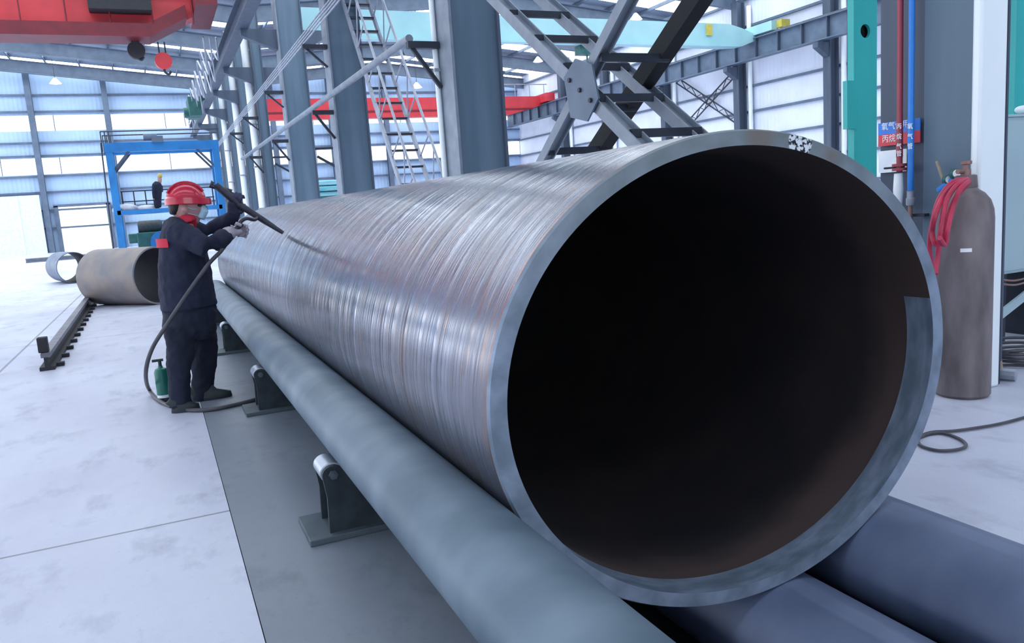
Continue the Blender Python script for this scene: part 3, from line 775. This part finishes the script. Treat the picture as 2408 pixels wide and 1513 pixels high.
# air hose from the jacket down to the floor and back under the pipe
hp = [P(541, 556, -.2), P(520, 590, -.33), P(490, 622, -.34), P(440, 692, -.33), P(395, 760, -.33), P(358, 820, -.3), P(343, 875, -.3)]
hp += [AZ(350, 915, .06), AZ(378, 945, .018), AZ(430, 963, .018), AZ(490, 964, .018), AZ(550, 953, .018), AZ(608, 938, .018), AZ(680, 915, .018)]
tag(MB(hp[6]).spline(hp, .0165, 10, 8).build('air_hose', m_rub), 'dark rubber hose looping from the worker\'s torch down to the floor and under the roller', 'hose')
# green bottle behind his heel
gp = AZ(388, 943)
t = thing('gas_canister', 'small green canister with a black valve standing behind the worker\'s heel', 'canister', gp)
MB().lathe([(.04, 0), (.055, .01), (.055, .035)], gp, n=20).build('foot_ring', m_shoe, t)
MB().lathe([(.055, .035), (.056, .05), (.056, .06)], gp, n=20).build('white_band', m_white, t)
MB().lathe([(.056, .06), (.056, .26), (.045, .285), (.02, .295), (.018, .31)], gp, n=20).build('body', m_fgreen, t)
MB().tube([gp+Vector((0, 0, .3)), gp+Vector((0, 0, .36))], .014, 8).tube([gp+Vector((-.06, 0, .36)), gp+Vector((.03, 0, .36))], .012, 8).build('valve', m_shoe, t)

# ---------------------------------------------------------------- far left: gantry, tubes, rail
GY = 42.0
def G(x, y, d=0): return AY(x, y, GY+d)
gx0, gx1, gzt = G(262, 400).x, G(512, 400).x, G(380, 338).z
gt = thing('work_gantry', 'bright blue steel gantry frame with a raised walkway at the back', 'gantry', ((gx0+gx1)/2, GY, 0))
for d in (0, 1.6):
    for x in (gx0, gx1):
        MB().bar((x, GY+d, 0), (x, GY+d, gzt), .3, .3).build('leg', m_blue, gt, smooth=0)
    MB().box(((gx0+gx1)/2, GY+d, gzt-.12), (gx1-gx0+.35, .32, .42)).build('cross_beam', m_blue, gt, smooth=0)
    for sgn, x in ((1, gx0), (-1, gx1)):
        MB().bar((x, GY+d, gzt-1.3), (x+sgn*.9, GY+d, gzt-.25), .1, .1).build('knee_brace', m_cold, gt, smooth=0)
for x in (gx0, gx1):
    MB().box((x, GY+.8, gzt-.1), (.26, 1.6, .3)).build('side_beam', m_blue, gt, smooth=0)
rl = MB()
for d in (-.1, 1.7):
    rl.tube([(gx0-.25, GY+d, gzt+.62), (gx1+.25, GY+d, gzt+.62)], .03, 6)
    for k in range(3): rl.tube([(gx0-.25+k*.17, GY+d, gzt-.3), (gx0-.25+k*.17, GY+d, gzt+.62)], .025, 6)
rl.build('guard_rail', m_black, gt)
MB().tube([(gx0-.4, GY-.1, 0), (gx0-.28, GY-.1, gzt+.1)], .035, 6).build('conduit', m_black, gt)
zpl = G(380, 490).z
MB().box(((gx0+gx1)/2, GY+.8, zpl-.1), (gx1-gx0, 1.9, .2)).build('walkway', m_blue, gt, smooth=0)
rl = MB()
for z in (.45, .95): rl.tube([(gx0+.2, GY+1.65, zpl+z), (gx1-.2, GY+1.65, zpl+z)], .03, 6)
for k in range(9):
    x = gx0+.25+k*(gx1-gx0-.5)/8; rl.tube([(x, GY+1.65, zpl), (x, GY+1.65, zpl+.95)], .03, 6)
rl.build('guard_rail', m_black, gt)
wm = MB(); c = G(370, 328); wm.box(c, (.5, .5, .3)).lathe([(.16, -.3), (.16, .3)], c+Vector((-.3, 0, .12)), (1, 0, 0), 12)
wm.build('winch', m_truss, gt)
c = G(322, 486, .6)
tag(MB(c).ell(c+Vector((-.5, 0, -.12)), (.6, .5, .28)).ell(c+Vector((.4, .1, -.16)), (.55, .45, .22)).build('sack', m_galv), 'lumpy pale sack lying on the blue gantry walkway', 'sack')
# second person on the walkway
def Q(x, y, d=0): return AY(x, y, GY+.5+d)
k2 = (Q(380, 450)-Q(370, 450)).length/10
p2 = thing('person', 'person in dark overalls and yellow cap standing on the blue gantry walkway', 'person', Q(372, 488))
def r2(xa, xb, y, ry, d=0): return (Q((xa+xb)/2, y, d), (xb-xa)/2*k2, ry)
skin_of('body', [[r2(371, 379, 432, .07), r2(370, 381, 424, .1), r2(370, 380, 414, .11)], [r2(366, 378, 436, .1), r2(364, 376, 470, .12)], [r2(359, 364, 440, .05, -.25), r2(358, 363, 455, .05, -.31), r2(360, 364, 470, .04, -.28)]], m_skin, p2, .03, 2)
skin_of('overalls', [[r2(365, 378, 428, .15), r2(358, 381, 434, .27), r2(357, 381, 452, .25), r2(360, 380, 470, .23), r2(362, 380, 484, .2), r2(364, 379, 489, .18)], [r2(357, 366, 434, .12, -.25), r2(357, 363, 452, .1, -.32), r2(359, 364, 468, .08, -.28)], [r2(376, 383, 436, .12, .2), r2(379, 384, 452, .1, .25)]], m_navy2, p2, .04, 2)
skin_of('cap', [[r2(369, 383, 417, .13), r2(370, 381, 411, .12), r2(372, 379, 408, .06)]], m_yel, p2, .03, 1)
# green rotator with blue wheel on the floor
rc = AY(345, 560, 46); rc.z = 0
rt = thing('pipe_rotator', 'green pipe rotator with a blue wheel standing behind the rusty tube', 'machine', rc)
def V3(x, y, z): return Vector((x, y, z))
MB().box(rc+V3(.2, 0, .15), (2.2, 1.3, .3)).build('base', m_dark, rt, smooth=0)
MB().box(rc+V3(.2, 0, .75), (1.3, 1.0, .95)).box(rc+V3(-.55, 0, .95), (.6, .8, .5)).build('gearbox', m_mgreen, rt, smooth=0, bevel=.05)
MB().lathe([(.3, -.6), (.34, -.5), (.34, .5), (.28, .6)], rc+V3(.25, 0, 1.5), (1, 0, 0), 18).build('motor', m_shoe, rt)
MB().lathe([(.15, -.2), (.6, -.2), (.6, .2), (.15, .2)], rc+V3(.75, -.75, .65), (0, 1, 0), 28).build('wheel', m_blue, rt)
# rusty short tube
def hollow(name, label, cat, a, b, r, th, mo, mi, group=None):
    a = Vector(a); b = Vector(b); L = (b-a).length; ax_ = (b-a)/L
    t = tag(MB(a).lathe([(r-th, 0), (r, 0), (r, L), (r-th, L)], a, ax_, 48, cap=False).build(name, mo, smooth=50), label, cat, group)
    MB().lathe([(r-th, 0), (r-th, L)], a, ax_, 48, cap=False).build('bore', mi, t, smooth=50)
    return t
r = .56
pr = AZ(380, 716, 0)
b = Vector((AY(372, 650, 16.7).x, 16.7, r)); a = Vector((AY(238, 640, 18.0).x, 18.0, r))
hollow('steel_tube', 'short rust-brown steel tube lying on the floor behind the worker', 'tube', a, b, r, .03, m_tube, m_tubed, 'short tubes on the floor')
b = Vector((AY(174, 630, 26.5).x, 26.5, .46)); a = Vector((AY(146, 625, 28.2).x, 28.2, .46))
hollow('steel_tube', 'small grey tube open at both ends, left of the rust-brown tube', 'tube', a, b, .46, .02, m_tube2, m_tubed, 'short tubes on the floor')
# bar lying behind
c = AZ(150, 612); tag(MB(c).ibar((AZ(90, 611).x, c.y, .12), (AZ(262, 608).x, c.y, .12), .3, .24, .04).build('steel_beam', m_brace, smooth=0), 'thin steel beam lying far back behind the small grey tube', 'beam')
# floor rail with clips and end stop
ra = AZ(112, 872); rb_ = AZ(226, 694)
X = (ra.x+rb_.x)/2; d = (rb_-ra).normalized()
t = thing('floor_rail', 'raised steel floor rail with side clips and end stop at the left', 'rail', ra)
MB().bar(ra+Vector((0, 0, .02)), rb_+Vector((0, 0, .02)), .15, .04).bar(ra+Vector((0, 0, .09)), rb_+Vector((0, 0, .09)), .04, .12).build('web', m_dark, t, smooth=0)
MB().bar(ra+Vector((0, 0, .17)), rb_+Vector((0, 0, .17)), .09, .05).build('rail_head', m_railm, t, smooth=0)
for k in range(16):
    p = ra+d*(.25+k*.68)
    MB().box(p+Vector((.11, 0, .025)), (.08, .09, .04)).build('clip', m_dark, t, smooth=0)
MB().box(ra+Vector((-.02, .12, .28)), (.1, .12, .17)).build('end_stop', m_dark, t, smooth=0, bevel=.01)
# cyan wrapped stack seen between the columns
c = AY(762, 440, 40)
tag(MB((c.x, 40, 0)).b2((c.x-1.2, 39.5, 0), (c.x+1.2, 41.5, c.z-.25)).b2((c.x-1.25, 39.4, c.z-.22), (c.x+1.25, 41.6, c.z+.02)).b2((c.x-1.15, 39.4, c.z+.05), (c.x+1.1, 41.6, c.z+.3)).build('sheet_stack', m_cyan, smooth=0, bevel=.06), 'cyan and white wrapped stack seen between two columns behind the big pipe', 'stack')
tag(MB((c.x, 38, 0)).b2((c.x-1.7, 37.4, 0), (c.x+1.9, 38.2, AY(760, 462, 38).z)).build('storage_box', m_mgreen, smooth=0), 'dark green box under the cyan stack, just over the big pipe', 'box')
# small knee bracket on far columns seen behind conductor
for i, l in ((3, 'thin black strut angled off the third column, above the big pipe'), (4, 'thin black strut angled off the fourth column')):
    y = ROW[i]; z = 2.9+.3*i; CD = .985 if i == 3 else .465
    tag(MB((CX0+CD, y, z)).bar((CX0+CD+.1, y+.3, z), (CX0+CD+2.2, y+.3, z-1.3), .09, .09).bar((CX0+CD, y+.3, z+.3), (CX0+CD+1.4, y+.3, z+.3), .09, .09).build('strut', m_black, smooth=0), l, 'strut', 'column struts')

# ---------------------------------------------------------------- right side: gas bottle, posts, sign, cabinet
bp_ = AZ(2262, 942); bx, by = bp_.x, bp_.y+.1
br = .5*(AY(2336, 700, by)-AY(2206, 700, by)).x*.62; bx = AY(2266, 700, by).x
bh = AY(2290, 470, by).z
t = thing('gas_bottle', 'tall rusty grey-brown gas bottle standing right of the big pipe', 'gas bottle', (bx, by, 0))
MB().lathe([(br*.9, 0), (br, .02), (br, bh-.12), (br*.97, bh-.06), (br*.86, bh), (br*.66, bh+.045), (br*.45, bh+.07), (br*.36, bh+.09)], (bx, by, 0), n=44).build('body', m_bottle, t)
MB().lathe([(br*.4, bh+.08), (br*.42, bh+.085), (br*.38, bh+.16), (br*.3, bh+.165)], (bx, by, 0), n=28).build('neck_ring', m_bottle, t)
v = MB().lathe([(.03, bh+.16), (.03, bh+.2), (.018, bh+.2), (.018, bh+.23), (.035, bh+.235), (.035, bh+.255)], (bx, by, 0), n=16)
v.tube([(bx, by, bh+.19), (bx-.08, by, bh+.19)], .016, 8).build('valve', m_brass, t)
c = AY(2243, 598, by-.2)
lab = MB(); lab.loft([[(bx+(br+q)*math.sin(a), by-(br+q)*math.cos(a), c.z+dz) for a in [math.radians(-62+22*i/8) for i in range(9)] for q in (.0005,)]+[(bx+(br+.002)*math.sin(a), by-(br+.002)*math.cos(a), c.z+dz) for a in [math.radians(-40-22*i/8) for i in range(9)]] for dz in (-.012, .012)])
lab.build('white_tag', m_letter, t, smooth=0)
# red hoses draped over the valve
rh = ['topmost red rubber hose draped over the gas bottle valve', 'outer red rubber hose sagging widest left of the gas bottle', 'inner red rubber hose lying close on the bottle shoulder', 'red rubber hose hanging lowest, ending beside the big pipe rim']
for k, pts in enumerate(([(2275, 424), (2245, 432), (2218, 462), (2200, 505), (2192, 545), (2200, 575), (2215, 560), (2226, 520), (2246, 468), (2280, 428)],
                         [(2272, 421), (2238, 430), (2208, 470), (2192, 530), (2186, 580), (2190, 630)],
                         [(2278, 426), (2258, 445), (2240, 490), (2228, 540), (2222, 575), (2210, 560)],
                         [(2276, 422), (2250, 436), (2225, 475), (2213, 540), (2205, 600), (2200, 645)])):
    off = (-.10, -.06, -.17, -.14)[k]
    q = [AY(x, y, by+off-(.03 if i % 2 else 0)) for i, (x, y) in enumerate(pts)]
    tag(MB(q[0]).spline(q, .0155, 8, 6).build('red_hose', m_redhose), rh[k], 'hose', 'red hoses on the gas bottle')
# regulators hanging on the column
cx = 5.02
for (px_, py_, l, m) in ((2242, 410, 'round pressure gauge with blue body, higher, on the column behind the bottle', m_pb), (2225, 424, 'round pressure gauge with blue body, lower, touching the red hoses', m_pb)):
    c = AX(px_, py_, cx-.08)
    t = thing('pressure_gauge', l, 'gauge', c, 'gauges on the column')
    MB().lathe([(.03, 0), (.034, .005), (.034, .03), (.028, .04)], c, (-.5, -1, .1), 18).build('case', m_mgreen, t)
    MB().lathe([(.001, .041), (.026, .042)], c, (-.5, -1, .1), 18).build('dial', m_white, t)
    MB().tube([c+Vector((0, 0, -.03)), c+Vector((-.03, .03, -.06)), (cx+.02, c.y+.05, c.z-.06)], .018, 8).build('fitting', m, t)
a = AX(2203, 380, cx-.03); b = AX(2218, 425, cx-.06)
tag(MB(a).tube([a, b], .011, 8).build('stick', m_wood), 'short pale stick leaning on the column beside the gauges', 'stick')
a = AX(2165, 506, cx-.02)
tag(MB(a).box(a, (.05, .1, .02)).build('hook_bar', m_black, smooth=0), 'small black bar sticking from the column beside the red hoses', 'bar')

# sign boards on the near column
SXp = 5.045
def rect(name, x0, y0, x1, y1, X, m, parent=None, th=.008):
    a = AX(x0, (y0+y1)/2, X); b = AX(x1, (y0+y1)/2, X); xm = (x0+x1)/2; a.z = AX(xm, y0, X).z; b.z = AX(xm, y1, X).z; c = (a+b)/2
    return MB(c).box(c, (th, abs(a.y-b.y), abs(a.z-b.z))).build(name, m, parent, smooth=0)
def text(s, px_, py_, X, hgt, m, parent, vertical=False):
    cu = bpy.data.curves.new('lettering', 'FONT'); cu.body = s; cu.size = hgt; cu.extrude = .001; cu.align_x = 'CENTER'; cu.align_y = 'CENTER'
    if vertical: cu.space_line = .95
    tmp = bpy.data.objects.new('lettering', cu)
    me = bpy.data.meshes.new_from_object(tmp); bpy.data.objects.remove(tmp)
    me.materials.clear(); me.materials.append(m)
    o = bpy.data.objects.new('lettering', me); C.objects.link(o); o.parent = parent
    o.rotation_euler = (PI/2, 0, -PI/2)
    o.location = AX(px_, py_, X) - parent_world(parent)
    return o
sg = rect('sign_board', 2066, 284, 2164, 312.5, SXp-.01, m_signb)
tag(sg, 'blue sign board with white Chinese characters on the near column', 'sign', 'gas sign boards')
text('氧气使用', 2105, 296, SXp-.016, .06, m_letter, sg)
sg = rect('sign_board', 2066, 312.5, 2164, 340, SXp-.01, m_signr)
tag(sg, 'red sign board with white Chinese characters under the blue one', 'sign', 'gas sign boards')
text('丙烷气', 2098, 326, SXp-.016, .06, m_letter, sg)
t = tag(rect('paper_notice', 2067, 353, 2132, 405, SXp-.008, m_paper, th=.004), 'white paper notice on the near column below the sign boards', 'notice')
# red and blue gas pipes
def gaspipe(px_, y1, X, r, m, name, label, chars):
    b = AX(px_, y1, X)
    t = thing(name, label, 'gas pipe', b, 'gas pipes on the near column')
    MB().tube([b, (X, b.y, 10.5)], r, 14).build('pipe_run', m, t)
    lab = MB().lathe([(r*1.08, 0), (r*1.08, .26)], (X, b.y, AX(px_, 370 if px_ < 2135 else 362, X).z), n=14).build('label_band', m, t)
    for k, ch in enumerate(chars):
        text(ch, px_-1, (298, 322, 345, 362)[k], X-r*1.12, .045, m_letter, t)
    return t, b
Xp = 4.96
t, b = gaspipe(2115, 405, Xp, .021, m_pr, 'gas_pipe', 'red gas pipe running down the near column', '丙烷气管')
MB().lathe([(.05, 0), (.05, .02), (.022, .02), (.022, .03), (.05, .03), (.05, .05)], b+Vector((0, 0, .01)), n=20).build('flange', m_pr, t)
MB().tube([b+Vector((-.0, .13, .035)), b+Vector((0, -.04, .035))], .008, 6).build('valve_lever', m_black, t)
w = MB(); a_ = AX(2113, 408, Xp); c_ = AX(2115, 485, Xp)
w.lathe([(.03, 0), (.034, .08), (.036, .12), (.028, .22), (.022, a_.z-c_.z)], a_, (0, 0, -1), 16).build('paper_wrap', m_paper, t)
t, b = gaspipe(2141, 450, Xp-.01, .021, m_pb, 'gas_pipe', 'blue gas pipe running down the near column, right of the red one', '氧气管')
MB().lathe([(.026, 0), (.03, .01), (.03, .05), (.024, .055), (.024, .1), (.03, .105)], b+Vector((0, 0, -.1)), n=12).build('coupling', m_galv, t)
MB().tube([b+Vector((0, 0, -.1)), b+Vector((0, 0, -.25))], .015, 8).build('tail', m_brass, t)

# teal posts with round holes
TP = AX(2034, 200, 6.0)
def teal(x0p, x1p, Y, hy, notch, label):
    a = AY(x0p, 200, Y).x; b = AY(x1p, 200, Y).x; c = (a+b)/2
    t = thing('teal_post', label, 'post', (c, Y, 0), 'teal painted posts')
    zt = 9
    hz = AY((x0p+x1p)/2, hy, Y).z; r = (b-a)*.21
    mb = MB()
    # front plate with a real round hole
    n = 32; circ = [(c+r*math.cos(2*PI*k/n), hz+r*math.sin(2*PI*k/n)) for k in range(n)]
    def sq(k):
        an = 2*PI*k/n; cs, sn = math.cos(an), math.sin(an); m_ = max(abs(cs), abs(sn)); return (c+(b-a)/2*cs/m_, hz+(b-a)/2*sn/m_)
    for yy in (Y, Y+.03):
        ri = mb.vs([(x, yy, z) for x, z in circ]); ro = mb.vs([(sq(k)[0], yy, sq(k)[1]) for k in range(n)])
        for k in range(n): mb.face([ri[k], ri[(k+1) % n], ro[(k+1) % n], ro[k]])
    mb.loft([[(x, yy, z) for x, z in circ] for yy in (Y, Y+.03)], cap=False)
    hh = (b-a)/2
    mb.b2((a, Y, 0), (b, Y+.03, hz-hh)); mb.b2((a, Y, hz+hh), (b, Y+.03, zt))
    mb.build('front_plate', m_green, t, smooth=0)
    MB().b2((a-.002, Y-.002, 0), (a+.02, Y+.07, zt)).b2((b-.02, Y+.002, 0), (b+.002, Y+.07, zt)).build('side_plate', m_green, t, smooth=0)
    MB().b2((a+.005, Y+.06, 0), (b-.005, Y+.08, zt)).build('back_plate', m_hole, t, smooth=0)
    if notch:
        n0 = AY(1990, 190, Y); n1 = AY(2012, 303, Y)
        MB().b2((n0.x, Y-.01, n1.z), (a+.02, Y+.04, n0.z)).build('lug', m_green, t, smooth=0)
    return t
teal(2008, 2062, 5.4, 73, True, 'teal steel post with a round hole left of the near column')
teal(2386, 2470, 4.9, 155, False, 'teal steel post with a round hole at the right edge')
a = AY(2062, 26, 5.35)
# electrical cabinet on a dark stand
CYY = 4.35
c0 = AY(2347, 270, CYY); c1 = AY(2520, 622, CYY)
t = thing('control_cabinet', 'pale grey-green control cabinet at the right edge', 'cabinet', (c0.x+.3, CYY+.2, 0))
MB().b2((c0.x, CYY, c1.z), (c0.x+.75, CYY+.45, c0.z-.02)).build('body', m_cab, t, smooth=0, bevel=.01)
MB().b2((c0.x-.01, CYY-.015, c0.z-.02), (c0.x+.76, CYY+.46, c0.z)).build('lid', m_cab, t, smooth=0)
MB().b2((c0.x+.015, CYY-.012, c1.z+.03), (c0.x+.72, CYY, c0.z-.05)).build('door', m_cab, t, smooth=0)
lg = AY(2334, 700, CYY+.02).x; lg2 = AY(2366, 700, CYY+.02).x
for dx in (0, .62):
    MB().b2((lg+dx, CYY+.02, 0), (lg2+dx, CYY+.42, c1.z)).build('leg', m_black, t, smooth=0)
a = AY(2332, 757, CYY-.1); b = AY(2440, 672, CYY-.1)
MB().bar(a, b, .02, .075).build('strut', m_cab, t, smooth=0)
p = AY(2402, 258, CYY+.1)
tag(MB(p).ell(p+Vector((.02, 0, 0)), (.07, .06, .035)).build('rag', m_white), 'crumpled white rag on top of the control cabinet', 'rag')
cl = ['thin brown cable strung level past the cabinet leg, upper of two', 'thin brown cable strung level past the cabinet leg, lower of two']
for k in range(2):
    q = [AY(x, y+k*10, CYY-.15-k*.02) for x, y in ((2300, 640), (2335, 652), (2370, 660), (2400, 658), (2450, 640))]
    tag(MB(q[1]).spline(q, .008, 8).build('strung_cable', m_brass), cl[k], 'cable', 'strung cables')
# coiled cables and hammer on the floor
cp = AZ(2385, 858)
names = ['bottom', 'second', 'third', 'fourth', 'top']
for k in range(5):
    pts = []
    for j in range(26):
        a = j/26*2*PI*1.6+k; rr = .2+.03*math.sin(3*a+k)+.012*k
        pts.append((cp.x+.06+rr*1.2*math.cos(a)+.03*k, cp.y+.05+rr*.9*math.sin(a), .014+.028*k+.006*math.sin(2*a)))
    tag(MB(pts[0]).spline(pts, .012, 8, 4).build('coiled_cable', m_rub), names[k]+' coil of the black cable pile on the floor behind the gas bottle', 'cable', 'coiled cables on the floor')
hh = AZ(2364, 895)
t = thing('sledge_hammer', 'sledge hammer with wooden handle leaning by the cable pile', 'hammer', hh)
MB().tube([hh+Vector((-.01, .03, .06)), AY(2343, 800, hh.y+.12), AY(2322, 725, hh.y+.2)], [.02, .017, .015], 10).build('handle', m_wood, t)
MB().lathe([(.03, -.07), (.042, -.06), (.042, .06), (.03, .07)], hh+Vector((0, 0, .045)), (.45, -1, 0), 8).build('head', m_galv, t)
# loose cable on the floor right of the pipe
q = [AZ(x, y, .012) for x, y in ((2150, 1030), (2185, 1024), (2240, 1013), (2300, 1006), (2360, 995), (2430, 976))]
q2 = [AZ(x, y, .012) for x, y in ((2430, 976), (2360, 995), (2300, 1006), (2240, 1014), (2190, 1017), (2160, 1030), (2165, 1048), (2205, 1060), (2250, 1058), (2272, 1048), (2255, 1032), (2215, 1019), (2180, 1022), (2140, 1040))]
tag(MB(q2[6]).spline(q2, .009, 8, 6).build('floor_cable', m_rub), 'thin black cable lying in a loop on the floor right of the big pipe', 'cable')

# ---------------------------------------------------------------- world and view
w = bpy.data.worlds.new('world'); sc.world = w; w.use_nodes = True
w.node_tree.nodes['Background'].inputs[0].default_value = (.62, .76, 1, 1)
w.node_tree.nodes['Background'].inputs[1].default_value = .5
sc.view_settings.view_transform = 'Standard'; sc.view_settings.look = 'None'
sc.view_settings.exposure = 0; sc.view_settings.gamma = 1; sc.view_settings.use_curve_mapping = False
sc.cycles.use_denoising = True
sc.cycles.max_bounces = 8; sc.cycles.diffuse_bounces = 5; sc.cycles.glossy_bounces = 4
sc.cycles.sample_clamp_indirect = 6
